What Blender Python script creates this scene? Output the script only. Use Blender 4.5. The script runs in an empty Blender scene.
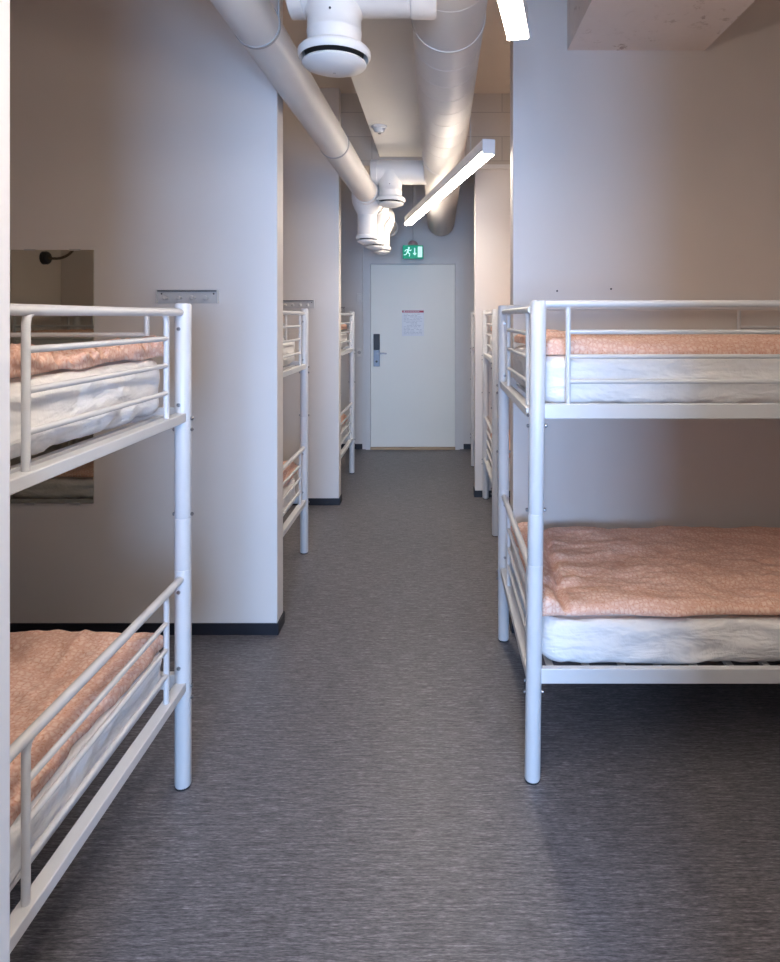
import bpy, bmesh, math, random
from mathutils import Vector, Matrix, noise
random.seed(7)
PI = math.pi
scn = bpy.context.scene
COL = scn.collection

# ------------------------------------------------------------------ materials
def new_mat(name, base=(.8, .8, .8), rough=.5, metal=0., spec=.5):
    m = bpy.data.materials.new(name); m.use_nodes = True
    b = m.node_tree.nodes['Principled BSDF']
    b.inputs['Base Color'].default_value = (*base, 1)
    b.inputs['Roughness'].default_value = rough
    b.inputs['Metallic'].default_value = metal
    b.inputs['Specular IOR Level'].default_value = spec
    return m, m.node_tree, b

def tex_coords(nt, scale=(1, 1, 1), rot=(0, 0, 0)):
    tc = nt.nodes.new('ShaderNodeTexCoord'); mp = nt.nodes.new('ShaderNodeMapping')
    nt.links.new(tc.outputs['Object'], mp.inputs['Vector'])
    mp.inputs['Scale'].default_value = scale; mp.inputs['Rotation'].default_value = rot
    return mp

def noise_node(nt, vec, scale=5, detail=4, rough=.6):
    n = nt.nodes.new('ShaderNodeTexNoise'); nt.links.new(vec.outputs[0], n.inputs['Vector'])
    n.inputs['Scale'].default_value = scale; n.inputs['Detail'].default_value = detail
    n.inputs['Roughness'].default_value = rough
    return n

def ramp(nt, src, stops):
    r = nt.nodes.new('ShaderNodeValToRGB'); nt.links.new(src, r.inputs['Fac'])
    e = r.color_ramp.elements
    while len(e) < len(stops): e.new(.5)
    for k, (p, c) in enumerate(stops):
        e[k].position = p; e[k].color = (*c, 1)
    return r

def bump(nt, b, src, strength=.2, dist=.002):
    n = nt.nodes.new('ShaderNodeBump'); n.inputs['Strength'].default_value = strength
    n.inputs['Distance'].default_value = dist
    nt.links.new(src, n.inputs['Height']); nt.links.new(n.outputs[0], b.inputs['Normal'])
    return n

def noisy(name, c0, c1, rough=.5, scale=6, bstr=.15, bscale=120, bdist=.0008, metal=0., spec=.5, map_scale=(1, 1, 1)):
    m, nt, b = new_mat(name, c0, rough, metal, spec)
    mp = tex_coords(nt, map_scale)
    n = noise_node(nt, mp, scale, 5)
    r = ramp(nt, n.outputs['Fac'], [(.3, c0), (.7, c1)])
    nt.links.new(r.outputs[0], b.inputs['Base Color'])
    n2 = noise_node(nt, mp, bscale, 3)
    bump(nt, b, n2.outputs['Fac'], bstr, bdist)
    return m

def emit_mat(name, col, strength):
    m, nt, b = new_mat(name, col, .5)
    b.inputs['Emission Color'].default_value = (*col, 1)
    b.inputs['Emission Strength'].default_value = strength
    return m

M = {}
M['wall'] = noisy('painted_wall', (.735, .69, .65), (.755, .71, .67), .55, 2.5, .12, 180)
M['back_wall'] = noisy('painted_back_wall', (.66, .65, .645), (.68, .67, .665), .55, 2.5, .12, 180)
M['ceiling'] = noisy('painted_ceiling', (.70, .62, .53), (.73, .65, .56), .8, 2.0, .3, 60, .002)
M['soffit'] = noisy('white_plaster', (.76, .735, .69), (.78, .755, .71), .6, 2, .08, 100)
M['duct'] = noisy('white_duct', (.69, .665, .635), (.72, .695, .665), .5, 4, .06, 30)
M['valve'] = noisy('white_enamel', (.72, .71, .69), (.74, .73, .71), .35, 6, .02, 60)
M['steel'] = noisy('white_powder_coat', (.66, .665, .675), (.69, .695, .70), .34, 9, .04, 300, .0003)
M['seam'] = noisy('seam_grey', (.38, .38, .39), (.42, .42, .43), .5, 9)  # plain mid grey of the pipe straps and socket face
M['black'] = noisy('black_rubber', (.018, .018, .021), (.028, .028, .032), .45, 12, .05, 80)
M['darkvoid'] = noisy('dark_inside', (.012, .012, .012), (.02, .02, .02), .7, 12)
M['chrome'] = noisy('zinc_bolt', (.32, .32, .33), (.38, .38, .39), .3, 12, .02, 80, .0005, 1.)
M['silver'] = noisy('brushed_lock_steel', (.26, .29, .33), (.30, .33, .37), .5, 12, .02, 80, .0005, .7)
M['door'] = noisy('door_laminate', (.85, .86, .80), (.87, .88, .82), .42, 1.5, .03, 90)
M['doorframe'] = noisy('door_frame_paint', (.66, .66, .655), (.69, .69, .685), .45, 3, .03, 90)
M['wood'] = noisy('oak_threshold', (.42, .29, .17), (.52, .38, .24), .5, 12, .1, 60, .001, 0, .5, (1, 8, 8))
M['rail'] = noisy('grey_rail_paint', (.58, .565, .55), (.62, .605, .59), .4, 12, .02, 80)
M['plastic'] = noisy('white_plastic', (.72, .71, .69), (.75, .74, .72), .4, 12, .02, 80)
M['baseboard'] = noisy('black_vinyl_skirting', (.010, .011, .017), (.016, .017, .025), .45, 8, .05, 50)
M['lampbody'] = noisy('white_lamp_housing', (.72, .72, .73), (.75, .75, .76), .4, 8, .02, 80)
M['diffuser'] = emit_mat('lit_diffuser', (1., .87, .74), 46.)
M['fill_glow'] = emit_mat('added_fill_glow', (1., .87, .73), 3.)  # weak upward glow added as fill for ceiling and alcoves
M['red'] = noisy('red_print', (.42, .03, .05), (.46, .04, .06), .5, 12)
M['ink'] = noisy('grey_print', (.30, .33, .38), (.34, .37, .42), .6, 12)
M['paper'] = noisy('notice_paper', (.74, .77, .80), (.77, .80, .83), .35, 12)
M['pinkcap'] = noisy('pink_cap', (.50, .33, .33), (.55, .38, .38), .5, 12)
M['signgreen'] = emit_mat('lit_green_sign', (.0, .22, .13), .8)
M['signwhite'] = emit_mat('lit_white_pictogram', (.55, .85, .78), .6)
M['cable'] = noisy('dark_cable', (.10, .075, .05), (.13, .10, .07), .5, 12)
M['wire'] = noisy('steel_wire', (.45, .44, .43), (.5, .49, .48), .4, 12)

# mirror
m, nt, b = new_mat('mirror_glass', (.60, .60, .53), .02, 1.)
mp = tex_coords(nt); n = noise_node(nt, mp, 3); r = ramp(nt, n.outputs['Fac'], [(0, (.66, .65, .56)), (1, (.68, .67, .58))])
nt.links.new(r.outputs[0], b.inputs['Base Color']); M['mirror'] = m

# window glass
m = bpy.data.materials.new('window_glass'); m.use_nodes = True; nt = m.node_tree; nt.nodes.clear()
o_ = nt.nodes.new('ShaderNodeOutputMaterial'); mx = nt.nodes.new('ShaderNodeMixShader'); tr = nt.nodes.new('ShaderNodeBsdfTransparent'); gl = nt.nodes.new('ShaderNodeBsdfGlossy')
fr = nt.nodes.new('ShaderNodeFresnel'); gl.inputs['Roughness'].default_value = .02
nt.links.new(fr.outputs[0], mx.inputs[0]); nt.links.new(tr.outputs[0], mx.inputs[1]); nt.links.new(gl.outputs[0], mx.inputs[2]); nt.links.new(mx.outputs[0], o_.inputs[0])
M['glass'] = m

# concrete (board-marked, painted, pitted)
def concrete(name, c0, c1, pits=True):
    m, nt, b = new_mat(name, c0, .85)
    mp = tex_coords(nt)
    n = noise_node(nt, mp, 4, 8, .7)
    r = ramp(nt, n.outputs['Fac'], [(.3, c0), (.7, c1)])
    v = noise_node(nt, mp, 14, 6, .75)
    pr = ramp(nt, v.outputs['Fac'], [(.0, (1, 1, 1)), (.565, (1, 1, 1)), (.61, (.62, .56, .52))])
    big = noise_node(nt, mp, 2.2, 2, .5)
    br = ramp(nt, big.outputs['Fac'], [(.45, (0, 0, 0)), (.6, (1, 1, 1))])
    mm = nt.nodes.new('ShaderNodeMix'); mm.data_type = 'RGBA'; mm.blend_type = 'MULTIPLY'
    nt.links.new(br.outputs[0], mm.inputs[0]); nt.links.new(r.outputs[0], mm.inputs[6]); nt.links.new(pr.outputs[0], mm.inputs[7])
    nt.links.new(mm.outputs[2], b.inputs['Base Color'])
    bump(nt, b, v.outputs['Fac'], .5, .004)
    return m
M['concrete'] = concrete('painted_concrete', (.78, .71, .66), (.82, .75, .70))
# block masonry beam
m, nt, b = new_mat('painted_blockwork', (.5, .47, .42), .85)
tc = nt.nodes.new('ShaderNodeTexCoord'); sp = nt.nodes.new('ShaderNodeSeparateXYZ'); cb = nt.nodes.new('ShaderNodeCombineXYZ')
nt.links.new(tc.outputs['Object'], sp.inputs[0]); nt.links.new(sp.outputs['X'], cb.inputs['X']); nt.links.new(sp.outputs['Z'], cb.inputs['Y'])
bk = nt.nodes.new('ShaderNodeTexBrick'); nt.links.new(cb.outputs[0], bk.inputs['Vector'])
bk.inputs['Scale'].default_value = 1.; bk.inputs['Brick Width'].default_value = 1.1; bk.inputs['Row Height'].default_value = .205
bk.inputs['Mortar Size'].default_value = .005; bk.inputs['Mortar Smooth'].default_value = .5
bk.inputs['Color1'].default_value = (.62, .555, .475, 1); bk.inputs['Color2'].default_value = (.58, .52, .44, 1); bk.inputs['Mortar'].default_value = (.46, .40, .34, 1)
nt.links.new(bk.outputs['Color'], b.inputs['Base Color'])
mp = tex_coords(nt); n = noise_node(nt, mp, 40, 5); bump(nt, b, n.outputs['Fac'], .4, .004)
M['block'] = m

# floor : streaked blue-grey vinyl
m, nt, b = new_mat('streaked_vinyl', (.1, .1, .12), .42)
mp = tex_coords(nt, (8, 100, 1)); n1 = noise_node(nt, mp, 1.3, 8, .78)
mp2 = tex_coords(nt, (48, 330, 1)); n2 = noise_node(nt, mp2, 1.0, 4, .7)
mp3 = tex_coords(nt, (1, 1, 1)); n3 = noise_node(nt, mp3, 1.3, 3, .5)
r1 = ramp(nt, n1.outputs['Fac'], [(.34, (.055, .055, .063)), (.5, (.143, .138, .149)), (.66, (.285, .275, .29))])
r2 = ramp(nt, n2.outputs['Fac'], [(.34, (.45, .45, .47)), (.5, (.97, .97, .97)), (.68, (1.7, 1.65, 1.65))])
r3 = ramp(nt, n3.outputs['Fac'], [(.3, (.93, .93, .93)), (.7, (1.05, 1.05, 1.05))])
a = nt.nodes.new('ShaderNodeMix'); a.data_type = 'RGBA'; a.blend_type = 'MULTIPLY'; a.inputs[0].default_value = 1
nt.links.new(r1.outputs[0], a.inputs[6]); nt.links.new(r2.outputs[0], a.inputs[7])
a2 = nt.nodes.new('ShaderNodeMix'); a2.data_type = 'RGBA'; a2.blend_type = 'MULTIPLY'; a2.inputs[0].default_value = 1
nt.links.new(a.outputs[2], a2.inputs[6]); nt.links.new(r3.outputs[0], a2.inputs[7])
nt.links.new(a2.outputs[2], b.inputs['Base Color'])
rr = nt.nodes.new('ShaderNodeMapRange'); nt.links.new(n1.outputs['Fac'], rr.inputs['Value']); rr.inputs['To Min'].default_value = .34; rr.inputs['To Max'].default_value = .52
nt.links.new(rr.outputs[0], b.inputs['Roughness'])
bump(nt, b, n2.outputs['Fac'], .25, .0008)
M['floor'] = m

# cotton sheet
m, nt, b = new_mat('white_cotton', (.88, .87, .86), .8, 0, .25)
mp = tex_coords(nt, (1, 1, 1)); n = noise_node(nt, mp, 9, 5, .6); n.inputs['Distortion'].default_value = .6
mpf = tex_coords(nt, (3.2, 3.2, 9), (0, .35, 0)); nf = noise_node(nt, mpf, 1.6, 3, .5); nf.inputs['Distortion'].default_value = .4
r = ramp(nt, n.outputs['Fac'], [(.2, (.87, .86, .85)), (.8, (.89, .885, .875))]); nt.links.new(r.outputs[0], b.inputs['Base Color'])
ad = nt.nodes.new('ShaderNodeMath'); ad.operation = 'MULTIPLY_ADD'; ad.inputs[1].default_value = .35
nt.links.new(n.outputs['Fac'], ad.inputs[0]); nt.links.new(nf.outputs['Fac'], ad.inputs[2])
bump(nt, b, ad.outputs[0], .8, .035)
M['sheet'] = m

# peach printed duvet cover
def peach(name, c_bg, c_fg, scale):
    m, nt, b = new_mat(name, c_bg, .85, 0, .2)
    mp = tex_coords(nt, (1, 1, .8))
    wob = noise_node(nt, mp, 30, 2)
    mix = nt.nodes.new('ShaderNodeMix'); mix.data_type = 'VECTOR'; mix.inputs[0].default_value = .02
    nt.links.new(mp.outputs[0], mix.inputs[4]); nt.links.new(wob.outputs['Color'], mix.inputs[5])
    v = nt.nodes.new('ShaderNodeTexVoronoi'); v.feature = 'DISTANCE_TO_EDGE'; v.inputs['Scale'].default_value = scale; v.inputs['Randomness'].default_value = .7
    nt.links.new(mix.outputs[1], v.inputs['Vector'])
    v2 = nt.nodes.new('ShaderNodeTexVoronoi'); v2.feature = 'DISTANCE_TO_EDGE'; v2.inputs['Scale'].default_value = scale * 2.1
    nt.links.new(mix.outputs[1], v2.inputs['Vector'])
    r = ramp(nt, v.outputs['Distance'], [(.0, c_fg), (.05, c_fg), (.26, c_bg)])
    r2 = ramp(nt, v2.outputs['Distance'], [(.0, c_bg), (.17, c_bg), (.30, c_fg)])
    mx = nt.nodes.new('ShaderNodeMix'); mx.data_type = 'RGBA'; mx.inputs[0].default_value = .38
    nt.links.new(r.outputs[0], mx.inputs[6]); nt.links.new(r2.outputs[0], mx.inputs[7])
    nt.links.new(mx.outputs[2], b.inputs['Base Color'])
    n = noise_node(nt, mp, 7, 4, .6); bump(nt, b, n.outputs['Fac'], .4, .02)
    return m
M['duvet'] = peach('peach_print_cotton', (.92, .67, .55), (.74, .39, .27), 60)

# ------------------------------------------------------------------ mesh helpers
def finish(bm, name, mat, parent=None, smooth=True, angle=38, loc=None):
    bmesh.ops.recalc_face_normals(bm, faces=bm.faces)
    if smooth:
        for f in bm.faces: f.smooth = True
        lim = math.radians(angle)
        for e in bm.edges:
            if len(e.link_faces) == 2 and e.calc_face_angle(0) > lim: e.smooth = False
    me = bpy.data.meshes.new(name); bm.to_mesh(me); bm.free()
    mats = mat if isinstance(mat, (list, tuple)) else [mat]
    for q in mats: me.materials.append(M[q])
    o = bpy.data.objects.new(name, me); COL.objects.link(o)
    if parent: o.parent = parent
    if loc: o.location = loc
    return o

def tag(o, label=None, cat=None, group=None, kind=None):
    if label: o['label'] = label
    if cat: o['category'] = cat
    if group: o['group'] = group
    if kind: o['kind'] = kind
    return o

def empty(name, loc, label, cat, group=None):
    o = bpy.data.objects.new(name, None); COL.objects.link(o); o.location = loc
    o.empty_display_size = .1
    return tag(o, label, cat, group)

def box(bm, x0, x1, y0, y1, z0, z1, bev=0., mi=0):
    vs = [bm.verts.new((x, y, z)) for x in (x0, x1) for y in (y0, y1) for z in (z0, z1)]
    idx = [(0, 1, 3, 2), (4, 6, 7, 5), (0, 4, 5, 1), (2, 3, 7, 6), (0, 2, 6, 4), (1, 5, 7, 3)]
    fs = [bm.faces.new([vs[i] for i in q]) for q in idx]
    for f in fs: f.material_index = mi
    if bev > 0:
        es = list({e for f in fs for e in f.edges})
        r = bmesh.ops.bevel(bm, geom=es, offset=bev, segments=2, affect='EDGES', profile=.5)
        for f in r['faces']: f.material_index = mi
    return fs

def tube(bm, pts, r, seg=14, caps=True, mi=0):
    pts = [Vector(p) for p in pts]
    rs = r if isinstance(r, (list, tuple)) else [r] * len(pts)
    rings = []; up = None
    for i, p in enumerate(pts):
        if i == 0: t = pts[1] - pts[0]
        elif i == len(pts) - 1: t = pts[-1] - pts[-2]
        else:
            t = (pts[i + 1] - p).normalized() + (p - pts[i - 1]).normalized()
            if t.length < 1e-6: t = pts[i + 1] - p
        t.normalize()
        if up is None:
            up = Vector((0, 0, 1)) if abs(t.z) < .9 else Vector((1, 0, 0))
        a = t.cross(up).normalized(); b_ = a.cross(t).normalized(); up = b_
        rings.append([bm.verts.new(p + (a * math.cos(2 * PI * k / seg) + b_ * math.sin(2 * PI * k / seg)) * rs[i]) for k in range(seg)])
    for i in range(len(rings) - 1):
        for k in range(seg):
            f = bm.faces.new((rings[i][k], rings[i][(k + 1) % seg], rings[i + 1][(k + 1) % seg], rings[i + 1][k])); f.material_index = mi
    if caps:
        f = bm.faces.new(rings[0][::-1]); f.material_index = mi
        f = bm.faces.new(rings[-1]); f.material_index = mi

def lathe(bm, prof, center, seg=40, axis='Z', mi=0):
    """prof: (radius, height) list"""
    c = Vector(center); rings = []
    def P(r, h, k):
        a = 2 * PI * k / seg
        if axis == 'Z': return c + Vector((r * math.cos(a), r * math.sin(a), h))
        if axis == 'Y': return c + Vector((r * math.cos(a), h, r * math.sin(a)))
        return c + Vector((h, r * math.cos(a), r * math.sin(a)))
    for r, h in prof:
        if r < 1e-6: rings.append([bm.verts.new(P(0, h, 0))])
        else: rings.append([bm.verts.new(P(r, h, k)) for k in range(seg)])
    for i in range(len(rings) - 1):
        A, B = rings[i], rings[i + 1]
        for k in range(seg):
            k2 = (k + 1) % seg
            if len(A) == 1 and len(B) == 1: continue
            if len(A) == 1: f = bm.faces.new((A[0], B[k2], B[k]))
            elif len(B) == 1: f = bm.faces.new((A[k], A[k2], B[0]))
            else: f = bm.faces.new((A[k], A[k2], B[k2], B[k]))
            f.material_index = mi
    if len(rings[0]) > 1: bm.faces.new(rings[0][::-1]).material_index = mi
    if len(rings[-1]) > 1: bm.faces.new(rings[-1]).material_index = mi

def struct(name, boxes, mat, bev=0.):
    bm = bmesh.new()
    for bx in boxes: box(bm, *bx, bev=bev)
    o = finish(bm, name, mat, smooth=False); o['kind'] = 'structure'
    return o

def arc(p0, p1, p2, n=6):
    p0, p1, p2 = Vector(p0), Vector(p1), Vector(p2)
    return [p0 * (1 - t) ** 2 + p1 * 2 * t * (1 - t) + p2 * t * t for t in [k / n for k in range(n + 1)]]

# ------------------------------------------------------------------ room shell
H = 3.44
XL, XR, YB, YF = -3.0, 2.5, -3.0, 7.53
struct('floor', [(XL - .12, XR + .12, YB - .12, YF + .12, -.1, 0)], 'floor')
struct('ceiling', [(XL - .12, XR + .12, YB - .12, YF + .12, H, H + .1)], 'ceiling')
struct('wall_left', [(XL - .12, XL, YB - .12, YF + .12, 0, H)], 'wall')
struct('wall_right', [(XR, XR + .12, YB - .12, YF + .12, 0, H)], 'wall')
struct('wall_front', [(XL, XR, YF, YF + .12, 0, H)], 'back_wall')
WX0, WX1, WZ0, WZ1 = -.75, 1.15, .75, 2.1
struct('wall_rear', [(XL, WX0, YB - .12, YB, 0, H), (WX1, XR, YB - .12, YB, 0, H), (WX0, WX1, YB - .12, YB, 0, WZ0), (WX0, WX1, YB - .12, YB, WZ1, H)], 'wall')
bm = bmesh.new()
for a0, a1, c0, c1 in ((WX0, WX0 + .06, WZ0, WZ1), (WX1 - .06, WX1, WZ0, WZ1), (WX0, WX1, WZ0, WZ0 + .06), (WX0, WX1, WZ1 - .06, WZ1), (.17, .23, WZ0, WZ1)):
    box(bm, a0, a1, YB - .1, YB - .03, c0, c1)
w = finish(bm, 'window_1', 'doorframe', smooth=False); w['kind'] = 'structure'
bm = bmesh.new(); box(bm, WX0 + .05, WX1 - .05, YB - .075, YB - .065, WZ0 + .05, WZ1 - .05)
finish(bm, 'pane', 'glass', w, smooth=False)

parts_ = [  # name, x0,x1,y0,y1,z1
    ('wall_left_partition_1', XL, -.751, .98, 1.13, H),
    ('wall_left_partition_2', XL, -.780, 3.13, 3.25, H),
    ('wall_left_partition_3', XL, -.808, 5.285, 5.40, H),
    ('wall_right_partition_1', .53, XR, .80, .92, H),
    ('wall_right_partition_2', .373, XR, 3.15, 3.27, H),
    ('wall_right_partition_3', .327, XR, 5.52, 5.64, 2.83),
]
for n_, x0, x1, y0, y1, z1 in parts_:
    struct(n_, [(x0, x1, y0, y1, 0, z1)], 'wall', bev=.004)
    left = 'left' in n_
    bb = .056; t = .007
    xe = x1 if left else x0
    s = 1 if left else -1
    bx = [(min(x0, x1), x1, y0 - t, y0, 0, bb), (min(x0, x1), x1, y1, y1 + t, 0, bb)] if left else [(x0, x1, y0 - t, y0, 0, bb), (x0, x1, y1, y1 + t, 0, bb)]
    bx.append((min(xe, xe + s * t), max(xe, xe + s * t), y0 - t, y1 + t, 0, bb))
    struct(n_.replace('wall_', 'baseboard_'), bx, 'baseboard')
struct('baseboard_front', [(XL, -.86, YF - .008, YF, 0, .06), (.285, XR, YF - .008, YF, 0, .06)], 'baseboard')
struct('baseboard_left', [(XL, XL + .008, YB, YF, 0, .06)], 'baseboard')
struct('baseboard_right', [(XR - .008, XR, YB, YF, 0, .06)], 'baseboard')
# cross beam of blocks and capping lip
struct('ceiling_cross_beam', [(XL, XR, 5.42, 5.77, 2.83, H)], 'block')
struct('trim_1', [(-.3 + .05, XR, 5.395, 5.42, 2.80, 2.835)], 'soffit')
# concrete beam along the right, ceiling soffit
struct('ceiling_right_beam', [(.64, 1.317, -.75, 3.15, 2.86, H)], 'concrete')
struct('ceiling_soffit', [(-.48, .02, -.75, 5.36, 2.89, H)], 'soffit')
struct('daylight_baffle', [(XL, XR, -.95, -.75, 2.1, H)], 'wall')  # unseen baffle behind the camera, added to keep daylight off the upper walls

# ------------------------------------------------------------------ door in the end wall
DX0, DX1, DZ = -.775, .211, 2.165
y = YF
d = empty('door_1', (-.28, y, 0), None, None); d['kind'] = 'structure'
off = Vector((.28, -y, 0))
def in_door(bm, name, mat, smooth=False, parent=None):
    for v in bm.verts: v.co += off
    return finish(bm, name, mat, parent or d, smooth=smooth)
bm = bmesh.new(); box(bm, DX0, DX1, y - .03, y - .001, .03, DZ, .003); leaf = in_door(bm, 'door_leaf', 'door')
bm = bmesh.new()
box(bm, DX0 - .055, DX0 - .003, y - .05, y - .001, 0, DZ + .004); box(bm, DX1 + .003, DX1 + .055, y - .05, y - .001, 0, DZ + .004)
box(bm, DX0 - .055, DX1 + .055, y - .05, y - .001, DZ + .004, DZ + .050)
box(bm, DX0 - .10, DX0 - .0555, y - .014, y - .001, 0, DZ + .0505); box(bm, DX1 + .0555, DX1 + .10, y - .014, y - .001, 0, DZ + .0505)
box(bm, DX0 - .10, DX1 + .10, y - .014, y - .001, DZ + .0505, DZ + .09)
in_door(bm, 'door_frame', 'doorframe')
bm = bmesh.new(); box(bm, DX0 - .003, DX1 + .003, y - .06, y - .001, 0, .028, .004); in_door(bm, 'threshold', 'wood')
bm = bmesh.new(); box(bm, -.742, -.668, y - .055, y - .028, 1.165, 1.352, .006); rd = in_door(bm, 'card_reader', 'black')
bm = bmesh.new(); box(bm, -.742, -.668, y - .048, y - .028, .972, 1.163, .005); lp = in_door(bm, 'lock_plate', 'silver')
bm = bmesh.new()
tube(bm, [(-.690, y - .047, 1.125), (-.690, y - .09, 1.125)], .010, 12); tube(bm, [(-.690, y - .088, 1.125), (-.625, y - .09, 1.128), (-.585, y - .085, 1.125)], [.010, .009, .008], 12)
hd = in_door(bm, 'door_handle', 'chrome', True); hd['label'] = 'chrome lever handle'
bm = bmesh.new(); lathe(bm, [(.013, 0), (.013, -.006), (.0, -.007)], (-.705, y - .048, 1.03), 20, 'Y'); in_door(bm, 'key_cylinder', 'black', True)
# notice
nx0, nx1, nz0, nz1 = -.41, -.153, 1.327, 1.632
def flat(name, mat, boxes, parent, base):
    bm = bmesh.new()
    for q in boxes: box(bm, *q)
    for v in bm.verts: v.co -= base
    return finish(bm, name, mat, parent, smooth=False)
nb = Vector((-.28, y - .031, 1.327))
no = empty('door_notice', nb, 'laminated white notice with a red header strip, taped to the far white door', 'notice')
flat('sheet_of_paper', 'paper', [(nx0, nx1, y - .0345, y - .0315, nz0, nz1)], no, nb)
flat('header_band', 'red', [(nx0 + .002, nx1 - .002, y - .0358, y - .0347, nz1 - .03, nz1 - .006)], no, nb)
lines = []
rnd = random.Random(3)
for k in range(15):
    zz = nz1 - .05 - k * .0165
    xx = nx0 + .02
    while xx < nx1 - .04:
        w_ = rnd.uniform(.012, .045); w_ = min(w_, nx1 - .02 - xx)
        if rnd.random() > (.1 if k != 7 else .8): lines.append((xx, xx + w_, y - .0355, y - .0347, zz, zz + .004))
        xx += w_ + .008
flat('printed_lines', 'ink', lines, no, nb)
flat('header_print', 'paper', [(nx0 + .02, nx0 + .036, y - .0365, y - .036, nz1 - .025, nz1 - .011)] + [(nx0 + .05 + .02 * k, nx0 + .063 + .02 * k, y - .0365, y - .036, nz1 - .021, nz1 - .014) for k in range(8)], no, nb)

# ------------------------------------------------------------------ exit sign
sx, sy, sz = -.27, 7.2, 2.28
es = empty('exit_sign', (sx, sy, sz), 'small lit green exit sign with running figure hanging above the far door', 'exit sign')
bm = bmesh.new(); box(bm, -.115, .115, -.012, .012, -.075, .075, .004); finish(bm, 'sign_panel', 'signgreen', es, smooth=False)
bm = bmesh.new()
yy0, yy1 = -.0165, -.0125
box(bm, .055, .105, yy0, yy1, -.060, .060)            # doorway
def stroke(p, q, w):
    p, q = Vector((p[0], 0, p[1])), Vector((q[0], 0, q[1])); t = (q - p).normalized(); nn = Vector((-t.z, 0, t.x)) * w / 2
    vs = []
    for yv in (yy0, yy1):
        vs.append([bm.verts.new((c + Vector((0, yv, 0)))) for c in (p + nn, q + nn, q - nn, p - nn)])
    bm.faces.new(vs[0]); bm.faces.new(vs[1][::-1])
    for k in range(4): bm.faces.new((vs[0][k], vs[1][k], vs[1][(k + 1) % 4], vs[0][(k + 1) % 4]))
lathe(bm, [(.0, yy0), (.011, yy0), (.011, yy1), (0, yy1)], (-.045, 0, .045), 16, 'Y')
stroke((-.048, .030), (-.062, -.008), .020); stroke((-.05, .026), (-.028, .012), .009); stroke((-.028, .012), (-.018, .026), .009)
stroke((-.052, .026), (-.080, .022), .009); stroke((-.080, .022), (-.092, .004), .009)
stroke((-.060, -.006), (-.036, -.020), .011); stroke((-.036, -.020), (-.040, -.052), .010)
stroke((-.064, -.006), (-.078, -.030), .011); stroke((-.078, -.030), (-.102, -.034), .010)
stroke((.02, .045), (.02, -.02), .012); stroke((.004, -.012), (.0215, -.035), .011); stroke((.036, -.012), (.0185, -.035), .011)
finish(bm, 'pictogram', 'signwhite', es, smooth=False)
bm = bmesh.new(); lathe(bm, [(.055, .078), (.055, .09), (.045, .112), (.025, .125), (0, .13)], (0, 0, 0), 28); finish(bm, 'mounting_cap', 'pinkcap', es)
bm = bmesh.new(); tube(bm, [(0, 0, .125), (0, 0, H - sz)], .0035, 8); finish(bm, 'hanging_rod', 'wire', es)

# ------------------------------------------------------------------ switch boxes + conduit on the back wall
bm = bmesh.new(); tube(bm, [(-.868, YF - .011, 1.08), (-.868, YF - .011, H)], .010, 12)
tag(finish(bm, 'cable_conduit', 'plastic'), 'thin white cable conduit running down the end wall left of the door', 'conduit')
for zz, lab, nm in ((1.775, 'small square white wall switch up beside the conduit, left of the far door', 'wall_switch'), (1.135, 'white wall socket low on the end wall at door handle height', 'wall_socket')):
    e = empty(nm, (-.905, YF, zz), lab, nm.split('_')[1])
    bm = bmesh.new(); box(bm, -.035, .026, -.035, 0, -.05, .05, .005); finish(bm, 'housing', 'plastic', e, smooth=False)
    bm = bmesh.new()
    if nm == 'wall_switch': box(bm, -.022, .013, -.042, -.034, -.03, .03, .003); finish(bm, 'rocker', 'valve', e, smooth=False)
    else: lathe(bm, [(.02, -.0355), (.02, -.034), (0, -.034)], (-.004, 0, 0), 20, 'Y'); finish(bm, 'socket_face', 'seam', e)

# ------------------------------------------------------------------ ventilation ducts
def duct_pt(a, b, yv):
    t = (yv - a[1]) / (b[1] - a[1]); return Vector(a) + (Vector(b) - Vector(a)) * t
BA, BB = (.046, -.75, 2.911), (.046, 7.2, 2.60); BR = .15
def bigp(yv): return duct_pt(BA, BB, yv)
bd = empty('ventilation_duct', (BA[0], 2.6, BA[2]), 'large round white spiral duct running down the middle of the ceiling', 'duct')
base = Vector(bd.location)
bm = bmesh.new()
pts, rs = [], []
ys = [-.75]; k = 0
ridges = [2.30, 2.62, 2.80, 2.98, 3.16, 3.34, 3.52, 3.72, 3.92, 4.12]
for ry in ridges: ys += [ry - .004, ry - .002, ry + .002, ry + .004]
ys += [7.15, 7.185, 7.2]
for yv in ys:
    pts.append(bigp(yv) - base)
    ridge = any(abs(yv - ry) < .003 for ry in ridges)
    rs.append(BR + (-.0022 if ridge else 0) - (.006 if yv == 7.185 else 0) - (.03 if yv == 7.2 else 0))
tube(bm, pts, rs, 56)
finish(bm, 'duct_body', 'duct', bd)
for ry in (2.62, 4.55):
    bm = bmesh.new()
    p = bigp(ry) - base
    tube(bm, [p + Vector((0, -.012, 0)), p + Vector((0, .012, 0))], BR + .0035, 56)
    finish(bm, 'strap', 'duct', bd)
    bm = bmesh.new(); tube(bm, [p + Vector((.1, 0, .11)), p + Vector((.1, 0, H - bigp(ry).z))], .005, 8); finish(bm, 'hanging_rod', 'wire', bd)

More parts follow.
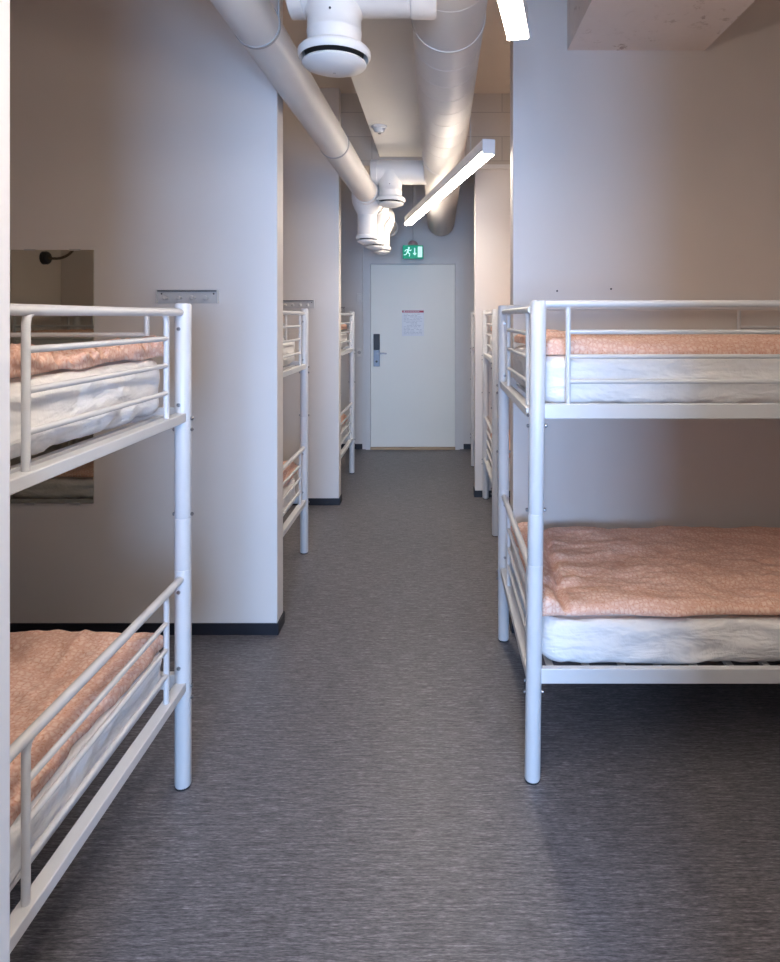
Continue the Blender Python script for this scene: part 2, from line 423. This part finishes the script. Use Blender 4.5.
def tee(xc, yv, zc, r, neck_r, zn, xend, pname):
    """cross branch from the duct to the left with a drop neck at xc"""
    o = Vector((xc, yv, zc)) - base
    bm = bmesh.new()
    L = xend
    lathe(bm, [(r * .96, -.155), (r * 1.06, -.15), (r * 1.06, -.105), (r, -.10), (r, L - .09), (r * 1.05, L - .085), (r * 1.05, L - .01), (r, L)], o, 44, 'X')
    lathe(bm, [(neck_r * 1.12, 0), (neck_r * 1.08, -r * .95), (neck_r, -r * 1.12), (neck_r, -(zc - zn) * .72), (neck_r * 1.02, -(zc - zn) * .72 - .003), (neck_r * 1.02, -(zc - zn) * .72 - .01), (neck_r, -(zc - zn) * .72 - .013), (neck_r, -(zc - zn))], o, 44, 'Z')
    finish(bm, pname, 'duct', bd)
    bm = bmesh.new(); lathe(bm, [(.004, -neck_r - .003), (.004, -neck_r + .004)], o + Vector((0, 0, -(zc - zn) * .55)), 10, 'Y'); finish(bm, 'screw', 'black', bd)

def valve(loc, R, label):
    v = empty('air_valve', loc, label, 'air valve', 'round air valves under the ducts')
    bm = bmesh.new()
    lathe(bm, [(R * .70, .002), (R * .93, .0), (R, -.010), (R * 1.0, -.026), (R * .94, -.034), (R * .90, -.030), (R * .84, -.012), (R * .70, -.006)], (0, 0, 0), 48)
    finish(bm, 'rim', 'valve', v, angle=60)
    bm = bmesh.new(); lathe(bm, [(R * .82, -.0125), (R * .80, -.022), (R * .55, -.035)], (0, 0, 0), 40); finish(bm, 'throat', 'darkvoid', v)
    bm = bmesh.new(); lathe(bm, [(R * .55, -.036), (R * .86, -.046), (R * .885, -.052), (R * .85, -.058), (R * .4, -.077), (0, -.083)], (0, 0, 0), 48); finish(bm, 'dish', 'valve', v, angle=60)
    bm = bmesh.new(); lathe(bm, [(.006, -.083), (.006, -.030)], (0, 0, .0), 8); finish(bm, 'spindle', 'wire', v)
    return v
# near tee (large) and far tee
tee(-.352, 2.20, 2.685, .100, .092, 2.470, .35, 'branch_pipe')
valve((-.352, 2.20, 2.469), .124, 'large round white air valve nearest the camera, under the cross branch')
tee(-.372, 5.12, 2.705, .095, .090, 2.505, .36, 'branch_pipe')
valve((-.372, 5.12, 2.504), .117, 'round white air valve on the far cross branch, right of the slanting pipe')

# slim pipe on the left
PA, PB = (-.757, 1.30, 2.743), (-.493, 6.55, 2.465); PR = .09
def pipp(yv): return duct_pt(PA, PB, yv)
pd = empty('ventilation_pipe', pipp(3), 'slim round white pipe running diagonally past the left partitions to three valves', 'duct')
pbase = Vector(pd.location)
bm = bmesh.new()
pts = [Vector((PA[0], PA[1] - .13, H)) - pbase] + arc(Vector((PA[0], PA[1] - .13, PA[2] + .16)) - pbase, Vector((PA[0], PA[1] - .13, PA[2] + .01)) - pbase, Vector(PA) + Vector((0, .03, 0)) - pbase, 6) + [Vector(PB) - pbase]
tube(bm, pts, PR, 44)
tube(bm, [Vector(PB) - pbase - Vector((.0, .04, 0)), Vector(PB) - pbase + Vector((.0, .03, 0))], PR * 1.06, 44)
finish(bm, 'pipe_body', 'duct', pd)
for ry in (1.95, 2.48, 3.9):
    bm = bmesh.new(); p = pipp(ry) - pbase
    tube(bm, [p + Vector((0, -.009, 0)), p + Vector((0, .009, 0))], PR + .0025, 44)
    finish(bm, 'strap', 'seam' if ry > 2 else 'duct', pd)
    if ry > 3: continue
    bm = bmesh.new(); tube(bm, [p + Vector((.085, 0, .03)), p + Vector((.085, 0, H - pipp(ry).z))], .004, 8); finish(bm, 'hanging_rod', 'wire', pd)
for i, yv in enumerate((5.2, 5.62, 6.05)):
    p = pipp(yv); o = p - pbase
    bm = bmesh.new()
    tube(bm, [o + Vector((-.008, -.15, .006)), o + Vector((-.008, -.145, .006)), o + Vector((0.006, .15, -.006))], [PR * 1.02, PR * 1.09, PR * 1.09], 44)
    zn = 2.215
    lathe(bm, [(.06, .10), (.10, .075), (.122, .03), (.126, -.02), (.118, -.07), (.098, -.12), (.080, -.15), (.080, -.158), (.077, -.16), (.077, -(p.z - zn))], o + Vector((-.006, 0, 0)), 40)
    finish(bm, 'drop_branch', 'duct', pd)
    valve((p.x - .006, yv, zn - .001), .09, ['first and nearest of the three valves beneath the slim left pipe', 'middle one of the three valves beneath the slim left pipe', 'furthest of the three valves beneath the slim left pipe'][i])

# smoke detector
e = empty('smoke_detector', (-.405, 4.5, 2.89), 'small round white smoke detector on the pale ceiling soffit', 'smoke detector')
bm = bmesh.new(); lathe(bm, [(.055, 0), (.055, -.012), (.050, -.016), (.044, -.016)], (0, 0, 0), 32); finish(bm, 'base', 'valve', e)
bm = bmesh.new(); lathe(bm, [(.043, -.016), (.040, -.035), (.030, -.048), (0, -.052)], (0, 0, 0), 32); finish(bm, 'sensor_head', 'valve', e)
bm = bmesh.new(); lathe(bm, [(.010, -.050), (.010, -.055), (0, -.056)], (0, 0, 0), 16); finish(bm, 'sensor_eye', 'black', e)

# ------------------------------------------------------------------ linear lamps
def lamp(p_near, p_far, label):
    a, b_ = Vector(p_near), Vector(p_far); c = (a + b_) / 2; L = (b_ - a).length
    ang = math.atan2(b_.y - a.y, b_.x - a.x)
    e = empty('linear_lamp', c, label, 'ceiling lamp', 'hanging linear lamps'); e.rotation_euler = (0, 0, ang)
    bm = bmesh.new()
    w = .034
    box(bm, -L / 2, L / 2, -w, w, .0, .062, .003)
    finish(bm, 'housing', 'lampbody', e, smooth=False)
    for s in (-1, 1):
        bm = bmesh.new(); box(bm, s * L / 2 - .003, s * L / 2 + .003, -w - .001, w + .001, -.016, .064, .001); finish(bm, 'end_cap', 'lampbody', e, smooth=False)
    bm = bmesh.new(); box(bm, -L / 2 + .006, L / 2 - .006, -w + .003, w - .003, -.020, -.0005, .003); finish(bm, 'diffuser', 'diffuser', e, smooth=False)
    bm = bmesh.new(); box(bm, -L / 2 + .01, L / 2 - .01, -w + .008, w - .008, .062, .064); finish(bm, 'fill_glow_strip', 'fill_glow', e, smooth=False)  # unseen glowing strip added on top of the housing to brighten the ceiling
    for s in (-1, 1):
        bm = bmesh.new(); tube(bm, [(s * L * .36, 0, .062), (s * L * .36, 0, H - c.z)], .0022, 6); finish(bm, 'suspension_wire', 'wire', e)
    return e
lamp((.277, 3.44, 2.44), (-.275, 6.08, 2.44), 'lit white linear lamp hanging diagonally in front of the large duct')
lamp((-.33, -.60, 2.44), (.255, 2.02, 2.44), 'lit white linear lamp cut by the top edge of the picture')

# ------------------------------------------------------------------ mirror, hook rails, wall lamp, screws
mb = Vector((-1.875, 3.13, .642))
mi_ = empty('wall_mirror', mb, 'tall frameless mirror on the left partition behind the nearest left bunk bed', 'mirror')
bm = bmesh.new(); box(bm, -.2025, .2025, -.008, -.001, 0, 1.235, .0015); finish(bm, 'mirror_glass', 'mirror', mi_, smooth=False)
for sx_ in (-.11, .11):
    for zz in (0, 1.235):
        bm = bmesh.new(); box(bm, sx_ - .025, sx_ + .025, -.011, -.0005, zz - .004 , zz + .004, .001); finish(bm, 'clip', 'wire', mi_, smooth=False)

def hook_rail(x0, x1, yv, z0, z1, label, dark=False):
    L = x1 - x0; h = z1 - z0
    e = empty('hook_rail', ((x0 + x1) / 2, yv, (z0 + z1) / 2), label, 'coat rail', 'coat hook rails on the partitions')
    bm = bmesh.new()
    box(bm, -L / 2, L / 2, -.006, -.0005, -h / 2, h / 2, .001)
    box(bm, -L / 2, L / 2, -.022, -.006, h / 2 - .004, h / 2, .001)
    for s in (-1, 1): box(bm, s * L / 2 - .003, s * L / 2 + .003, -.022, -.0005, -h / 2, h / 2, .001)
    finish(bm, 'back_plate', 'rail', e, smooth=False)
    bm = bmesh.new(); box(bm, -L / 2 + .004, L / 2 - .004, -.0212, -.0065, h / 2 - .0085, h / 2 - .0045); finish(bm, 'rim_shadow_strip', 'black', e, smooth=False)  # black strip stands in for the shadow under the top rim
    for k in range(4):
        xx = -L / 2 + L * (.17 + .22 * k)
        bm = bmesh.new(); tube(bm, [(xx, -.005, -h * .12), (xx, -.028, -h * .16), (xx + .0, -.036, -h * .10)], [.006, .006, .010], 12)
        lathe(bm, [(0, -.046), (.008, -.045), (.012, -.040), (.009, -.034)], (xx, 0, -h * .10), 14, 'Y')
        finish(bm, 'hook', 'rail', e)
    for s in (-1, 1):
        bm = bmesh.new(); lathe(bm, [(0, -.0085), (.004, -.008), (.004, -.006)], (s * (L / 2 - .02), 0, h * .2), 12, 'Y'); finish(bm, 'screw', 'black', e)
hook_rail(-1.362, -1.068, 3.13, 1.617, 1.683, 'grey coat rail with four knobs beside the mirror on the nearest left partition')
hook_rail(-1.29, -1.012, 5.285, 1.622, 1.69, 'coat rail above the second left bunk bed, on the partition behind it')
hook_rail(-1.36, -1.075, 7.53, 1.60, 1.67, 'dark coat rail end peeking over the furthest left bunk bed')

e = empty('reading_lamp', (XL, 1.36, 2.0), 'small black wall reading lamp with bent arm, seen only in the mirror', 'wall lamp')
bm = bmesh.new(); lathe(bm, [(.05, 0), (.05, .03), (.042, .042), (0, .044)], (0, 0, 0), 24, 'X'); finish(bm, 'wall_base', 'black', e)
bm = bmesh.new(); tube(bm, arc((.04, 0, 0), (.20, .0, -.03), (.26, 0, .12), 10) + [Vector((.30, .02, .25))], .010, 10); finish(bm, 'bent_arm', 'cable', e)
bm = bmesh.new(); lathe(bm, [(.018, .06), (.03, .03), (.045, -.03), (.043, -.032), (.028, .025), (0, .03)], (.30, .02, .27), 24, 'Z'); finish(bm, 'lamp_shade', 'black', e)

for px_, pz_, lab in ((.59, 1.678, 'tiny dark screw in the right wall, the left one of a pair above the bunk'), (.855, 1.688, 'tiny dark screw in the right wall, the right one of a pair above the bunk')):
    bm = bmesh.new(); lathe(bm, [(0, -.004), (.0045, -.003), (.0045, -.0003)], (0, 0, 0), 12, 'Y')
    tag(finish(bm, 'wall_screw', 'black', loc=(px_, 3.15, pz_)), lab, 'screw', 'screws in the right wall')

# ------------------------------------------------------------------ bunk beds
def bunk(x0, s, y_c, W, toward, label, zs=1., guard_from=None, lean=0., ups=(.132, .132)):
    """x0: corridor posts; s: +1 runs right, -1 runs left. y from y_c to y_c+W. toward: unused"""
    e = empty('bunk_bed', (x0, y_c, 0), label, 'bunk bed', 'white metal bunk beds')
    Lb = 2.0; R = .0265
    e.scale = (1, 1, zs)
    X = lambda v: s * v
    for (px, py) in ((0, 0), (0, W), (Lb, 0), (Lb, W)):
        bm = bmesh.new()
        q = lambda z: (X(px) + lean * (1 if px == 0 and py == 0 else 0) * z, py, z)
        tube(bm, [q(.004), q(.012), q(.7225), q(.7235)], [R * .9, R, R, R * .965], 28)
        tube(bm, [q(.7235), q(.7275), q(.893), q(.894)], [R * .94, R, R, R * .965], 28)
        tube(bm, [q(.894), q(.898), q(1.598), q(1.604), q(1.606)], [R * .94, R, R, R * .85, R * .5], 28)
        p = finish(bm, 'post', 'steel', e)
        bm = bmesh.new(); tube(bm, [q(0), q(.010)], R * .93, 24); finish(bm, 'foot_cap', 'black', p)
    # end frames (corridor end and far end)
    for xe in (0, Lb):
        for (zt, zb, rails) in ((1.574, 1.243, (1.492, 1.408, 1.322)), (.695, .355, (.605, .522, .442))):
            far = xe == Lb
            bm = bmesh.new(); tube(bm, [(X(xe), R * .6, zt), (X(xe), W - R * .6, zt)], .0125, 14); finish(bm, 'top_rail', 'steel', e)
            for yu in (ups[0], W - ups[1]):
                bm = bmesh.new(); sg = 1 if yu < W / 2 else -1
                tube(bm, [(X(xe), yu + sg * .018, zt - .004), (X(xe), yu + sg * .004, zt - .014), (X(xe), yu, zt - .03), (X(xe), yu, zb - .002)], .0088, 12); finish(bm, 'guard_upright', 'steel', e)
            for zr in rails:
                bm = bmesh.new(); tube(bm, [(X(xe), ups[0], zr), (X(xe), W - ups[1], zr)], .0078, 12); finish(bm, 'guard_rail', 'steel', e)
            bm = bmesh.new(); x1_, x2_ = X(xe) - .018, X(xe) + .018
            box(bm, x1_, x2_, R * .7, W - R * .7, zb - .030, zb, .003); finish(bm, 'end_board', 'steel', e, smooth=False)
    # long sides
    for side, yl in ((0, 0), (1, W)):
        sg = 1 if side == 0 else -1
        for zt in (1.260, .377):
            bm = bmesh.new(); a, c = sorted((X(R * .7), X(Lb - R * .7)))
            y1_, y2_ = sorted((yl - sg * .010, yl + sg * .014))
            box(bm, a, c, y1_, y2_, zt - .050, zt, .003); finish(bm, 'side_board', 'steel', e, smooth=False)
        bm = bmesh.new(); tube(bm, [(X(R * .6), yl, 1.594 if s > 0 else 1.578), (X(Lb - R * .6), yl, 1.594 if s > 0 else 1.578)], .0125, 14); finish(bm, 'top_rail', 'steel', e)
        xs = [.120, 1.0, 1.88]
        if guard_from and side == guard_from[0]: xs = [guard_from[1], 1.88]
        for xu in xs:
            bm = bmesh.new(); tube(bm, [(X(xu), yl, 1.582), (X(xu), yl, 1.255)], .0088, 12); finish(bm, 'guard_upright', 'steel', e)
        for zr in (1.500, 1.418, 1.334):
            bm = bmesh.new(); tube(bm, [(X(xs[0]), yl, zr), (X(xs[-1]), yl, zr)], .0078, 12); finish(bm, 'guard_rail', 'steel', e)
    # mattress slats
    for zt in (1.236, .354):
        bm = bmesh.new()
        for k in range(16):
            xx = X(.07 + k * (Lb - .14) / 15); a, c = sorted((xx - .012, xx + .012))
            box(bm, a, c, .008, W - .008, zt - .012, zt, .002)
        finish(bm, 'slats', 'steel', e, smooth=False)
    # bolts at joints
    for py in (0, W):
        for sx2 in (-1, 1):
            for zz in (1.222, 1.186, .905, .335, .297):
                bm = bmesh.new()
                lathe(bm, [(.0055, 0), (.0065, sx2 * .004), (.0065, sx2 * .006), (.003, sx2 * .009), (0, sx2 * .009)], (sx2 * R * .97 + (lean * zz if py == 0 else 0), py, zz), 10, 'X'); finish(bm, 'bolt', 'chrome', e)
        inn = 1 if py == 0 else -1
        for zz in (1.52, 1.27, .655, .405):
            bm = bmesh.new()
            lathe(bm, [(.0065, 0), (.0065, inn * .0022), (.004, inn * .0026), (.0036, inn * .0008), (0, inn * .0008)], (s * .004, py + inn * R * .985, zz), 12, 'Y'); finish(bm, 'washer', 'chrome', e)
    return e

def grid_box(nx, ny, nz, fn):
    """closed box surface; fn maps unit (u,v,w) in [0,1]^3 to a point"""
    bm = bmesh.new(); cache = {}
    def V(i, j, k):
        key = (i, j, k)
        if key not in cache: cache[key] = bm.verts.new(fn(i / nx, j / ny, k / nz))
        return cache[key]
    def quad(a, b_, c, d_): bm.faces.new((V(*a), V(*b_), V(*c), V(*d_)))
    for i in range(nx):
        for j in range(ny):
            quad((i, j, 0), (i, j + 1, 0), (i + 1, j + 1, 0), (i + 1, j, 0)); quad((i, j, nz), (i + 1, j, nz), (i + 1, j + 1, nz), (i, j + 1, nz))
    for i in range(nx):
        for k in range(nz):
            quad((i, 0, k), (i + 1, 0, k), (i + 1, 0, k + 1), (i, 0, k + 1)); quad((i, ny, k), (i, ny, k + 1), (i + 1, ny, k + 1), (i + 1, ny, k))
    for j in range(ny):
        for k in range(nz):
            quad((0, j, k), (0, j, k + 1), (0, j + 1, k + 1), (0, j + 1, k)); quad((nx, j, k), (nx, j + 1, k), (nx, j + 1, k + 1), (nx, j, k + 1))
    return bm

def fbm(x, y, z=0., o=3):
    return noise.fractal(Vector((x, y, z)), .6, 2.1, o)
def ridge(x, y, z=0.):
    return (1 - abs(noise.noise(Vector((x, y, z)))) * 2.2)

def mattress(x_in, x_out, y0, y1, z0, z1, seed, fine, label, crum=1.):
    """x_in..x_out are world x (corridor end first)"""
    cx, cy = (x_in + x_out) / 2, (y0 + y1) / 2; hx, hy, hz = abs(x_out - x_in) / 2, (y1 - y0) / 2, (z1 - z0) / 2
    sgn = 1 if x_in > x_out else -1        # direction of the corridor end
    r = .055; rc = .085
    nx, ny, nz = (150, 64, 16) if fine else (50, 22, 6)
    def fn(u, v, w):
        p = Vector(((2 * u - 1) * hx, (2 * v - 1) * hy, (2 * w - 1) * hz))
        # plan-view corner rounding
        ax, ay = hx - rc, hy - rc
        q = Vector((max(-ax, min(ax, p.x)), max(-ay, min(ay, p.y)), 0)); dv = Vector((p.x, p.y, 0)) - q
        m_ = max(abs(dv.x), abs(dv.y))
        if dv.length > 1e-6 and m_ > 0: dv = dv * (m_ / dv.length); p.x, p.y = q.x + dv.x, q.y + dv.y
        # vertical edge rounding: pull in towards top/bottom
        edge = max(0, abs(p.z) - (hz - r)) / r
        top = p.z > 0
        side = min(hx - abs((2 * u - 1) * hx), hy - abs((2 * v - 1) * hy))
        inset = r * (1 - math.sqrt(max(0, 1 - edge * edge)))
        if side < 1e-5 or True:
            kx = max(0, 1 - (hx - abs(p.x)) / .12); ky = max(0, 1 - (hy - abs(p.y)) / .12)
            near = max(kx, ky)
        L_ = math.hypot(p.x / hx, p.y / hy)
        p.x -= math.copysign(inset * kx, p.x); p.y -= math.copysign(inset * ky, p.y)
        # soft dome on top near borders
        if w > .999: p.z -= .028 * max(0, 1 - (min(hx - abs((2*u-1)*hx), hy - abs((2*v-1)*hy)) / .05)) ** 2
        # sheet wrinkles on the sides
        X_, Z_ = p.x + p.y * 1.3, p.z
        amp = near * crum
        low = max(0, .5 - w) * 2
        a = ridge(X_ * 3.2 + Z_ * 9 + seed, Z_ * 7 - X_ * 1.1, seed) * .009
        b_ = ridge(X_ * 9 - Z_ * 16 + seed, Z_ * 12 + X_ * 2, seed + 5) * .006 * (.4 + low)
        c_ = fbm(X_ * 2.0, Z_ * 5, seed + 9) * .010
        d_ = (a + b_ + c_ - .010) * amp * (1 if .02 < w else .3)
        nrm = Vector((p.x / hx * kx, p.y / hy * ky, 0))
        if nrm.length > 1e-6: nrm.normalize(); p += nrm * d_
        if w < .3:   # ragged lower edge
            p.z += near * (.3 - w) * .05 * max(0, fbm(X_ * 7, 0, seed + 2) + .1)
        if w > .999: p.z += fbm(p.x * 3, p.y * 3, seed) * .004 - .003
        return p
    bm = grid_box(nx, ny, nz, fn)
    lo = min(v.co.z for v in bm.verts)
    for v in bm.verts: v.co.z += -lo
    o = finish(bm, 'mattress', 'sheet', angle=180, loc=(cx, cy, z0))
    return tag(o, label, 'mattress', 'mattresses in white fitted sheets')

def duvet(x_in, x_out, y0, y1, z0, th, seed, fine, label, drop0=0., drop1=0., dropx=.0, crumple=1., wav=1., fold=0., amp=1., yf=0.):
    """drop0/drop1: how far it hangs below z0 at the y0 / y1 edges; dropx at the corridor end"""
    cx, cy = (x_in + x_out) / 2, (y0 + y1) / 2; hx, hy = abs(x_out - x_in) / 2, (y1 - y0) / 2
    sgn = 1 if x_in > x_out else -1
    nx, ny, nz = (220, 110, 4) if fine else (56, 26, 3)
    def fn(u, v, w):
        a, b_ = (2 * u - 1), (2 * v - 1)
        px, py = a * hx, b_ * hy
        ex, ey = 1 - abs(a), 1 - abs(b_)
        dx, dy = ex * hx, ey * hy                      # distance to borders
        # irregular border
        edx = fbm(py * 4, seed, 1.5) * .022 * wav; edy = fbm(px * 3, seed, 4.5) * .018 * wav
        px += edx * max(0, 1 - dx / .15); py += edy * max(0, 1 - dy / .15)
        dedge = min(dx, dy)
        puff = 1 - (1 - min(1, dedge / .055)) ** 2.4
        # folds that run along the bed and fan out
        f6 = yf * (ridge(px * 7 + py * .8 + seed, py * .7, seed + 21) * .009 + ridge(px * 15 + py * 2, py * 1.1, seed + 23) * .0035)
        f1 = ridge(px * 1.0 + seed, py * 6.5 + fbm(px * 1.2, py, seed) * 1.2, seed) * .010
        f2 = fbm(px * 3.5, py * 5, seed + 3, 4) * .016
        f3 = ridge(px * 3.0 + py * 3 + seed, py * 9 - px * 2, seed + 7) * .0055
        cend = max(0, 1 - (hx - a * hx * sgn) / .22)    # corridor end crumples
        f4 = ridge(px * 7 + seed, py * 17, seed + 11) * .016 * cend * crumple + ridge(py * 30 + px * 9, px * 16, seed + 2) * .007 * cend * crumple
        ce2 = max(0, 1 - dedge / .07)
        f5 = ridge(px * 16, py * 16, seed + 4) * .008 * ce2 * crumple
        top = th * (.30 + .70 * puff) + ((f1 + f2 + f3) * amp + f6) * (.35 + .65 * puff) + f4 + f5
        if fold:
            dd = (hx - a * hx * sgn) - (.115 + .03 * math.sin(py * 3))
            top -= fold * math.exp(-(dd / .014) ** 2)
            top += fold * .8 * math.exp(-((dd + .07) / .05) ** 2)
        top = max(.010, top)
        z = top * w
        # hanging edges
        if drop0 and b_ < 0 and dy < .06: z -= drop0 * (1 - dy / .06) ** 1.5
        if drop1 and b_ > 0 and dy < .06: z -= drop1 * (1 - dy / .06) ** 1.5
        if dropx and a * sgn > 0 and dx < .06: z -= dropx * (1 - dx / .06) ** 1.5 * (1 + .6 * fbm(py * 5, 2, seed))
        return Vector((px, py, z))
    bm = grid_box(nx, ny, nz, fn)
    o = finish(bm, 'duvet', 'duvet', angle=180, loc=(cx, cy, z0))
    return tag(o, label, 'duvet', 'peach printed duvets on the bunks')

def bunk_with_bedding(x0, s, y0, W, key, label, fine, zs=1., guard_from=None, bedding=(True, True), lean=0., up={}, lo={}, ups=(.132, .132)):
    bunk(x0, s, y0, W, 0, label, zs, guard_from, lean, ups)
    xi = x0 + s * .030; xo = x0 + s * 1.955
    for (z0, z1, nm, on, kw) in ((1.2405, 1.427, 'upper', bedding[0], up), (.3585, .535, 'lower', bedding[1], lo)):
        if not on: continue
        z0, z1 = z0 * zs, z1 * zs
        sd = hash_seed(key + nm)
        z1 += kw.get('mz', 0)
        mattress(xi, xo, y0 + .022, y0 + W - .022, z0, z1, sd, fine, 'white sheeted mattress on the %s bunk of the %s' % (nm, key))
        dw = dict(di=.012, y0=.0, y1=.0, th=.045, drop0=.0, drop1=.0, dropx=.0, crumple=1., x_end=0., fold=0., mz=0., amp=1., yf=0.); dw.update(kw)
        duvet(xi + s * dw['di'], xo - s * .02 - s * dw['x_end'], y0 + .055 + dw['y0'], y0 + W - .05 - dw['y1'], z1 + .005, dw['th'], sd + 1.7, fine,
              'peach printed duvet on the %s bunk of the %s' % (nm, key), dw['drop0'], dw['drop1'], dw['dropx'], dw['crumple'], 1., dw['fold'], dw['amp'], dw['yf'])
def hash_seed(t): return (sum(ord(c) * (i + 3) for i, c in enumerate(t)) % 97) * .37

bunk_with_bedding(-.839, -1, 1.196, .922, 'nearest left bed', 'white metal bunk bed at left front, cut by the left edge of the picture', True, .994, up=dict(th=.012, dropx=.012, di=.012, crumple=2.1, drop1=.0, mz=.012, amp=.35), lo=dict(yf=1.8, amp=.6, th=.022, di=.015, dropx=.012, crumple=.6, mz=-.030), ups=(.112, .130))
bunk_with_bedding(.319, 1, 2.146, .93, 'nearest right bed', 'white metal bunk bed on the right with its long side facing the camera', True, 1., guard_from=(1, 1.13), lean=.013, up=dict(th=.036, di=.03, drop0=.012, crumple=.7), lo=dict(mz=-.006, th=.028, di=.0, drop0=-.0, y0=-.02, crumple=.35, fold=.03), ups=(.10, .22))
bunk_with_bedding(-.872, -1, 3.290, .92, 'second left bed', 'white metal bunk bed half hidden behind the nearest left partition', False, up=dict(di=.25, dropx=0), lo=dict(th=.07))
bunk_with_bedding(.415, 1, 4.54, .93, 'second right bed', 'white metal bunk bed showing as narrow ladder of rails behind the nearest right bed', False)
bunk_with_bedding(-.845, -1, 5.440, .92, 'furthest left bed', 'white metal bunk bed furthest away on the left, near the door', False)
bunk_with_bedding(.378, 1, 5.72, .93, 'furthest right bed', 'white metal bunk bed mostly hidden behind the far right partition', False)

# ------------------------------------------------------------------ camera
cam = bpy.data.cameras.new('camera'); co = bpy.data.objects.new('camera', cam); COL.objects.link(co)
co.location = (0, 0, 1.55); co.rotation_euler = (PI / 2, 0, 0)
cam.sensor_fit = 'VERTICAL'; cam.sensor_height = 36.0; cam.lens = 641 / 962 * 36.0
cam.shift_x = -(437 - 390) / 962; cam.shift_y = -(481 - 317) / 962
cam.clip_start = .05
scn.camera = co
scn.cycles.max_bounces = 14; scn.cycles.diffuse_bounces = 9

# ------------------------------------------------------------------ light
def area(name, loc, rot, sx_, sy_, power, col):
    l = bpy.data.lights.new(name, 'AREA'); l.shape = 'RECTANGLE'; l.size = sx_; l.size_y = sy_; l.energy = power; l.color = col
    o = bpy.data.objects.new(name, l); COL.objects.link(o); o.location = loc; o.rotation_euler = rot
    return o
area('daylight', (.2, YB - .25, 1.42), (PI / 2, 0, 0), 1.9, 1.4, 430, (.36, .585, 1.0))
wd = bpy.data.worlds.new('world'); scn.world = wd; wd.use_nodes = True
bg = wd.node_tree.nodes['Background']; bg.inputs[0].default_value = (.62, .76, 1., 1); bg.inputs[1].default_value = 1.5
vs_ = scn.view_settings; vs_.view_transform = 'Standard'; vs_.look = 'None'; vs_.gamma = 1; vs_.exposure = .2; vs_.use_curve_mapping = False
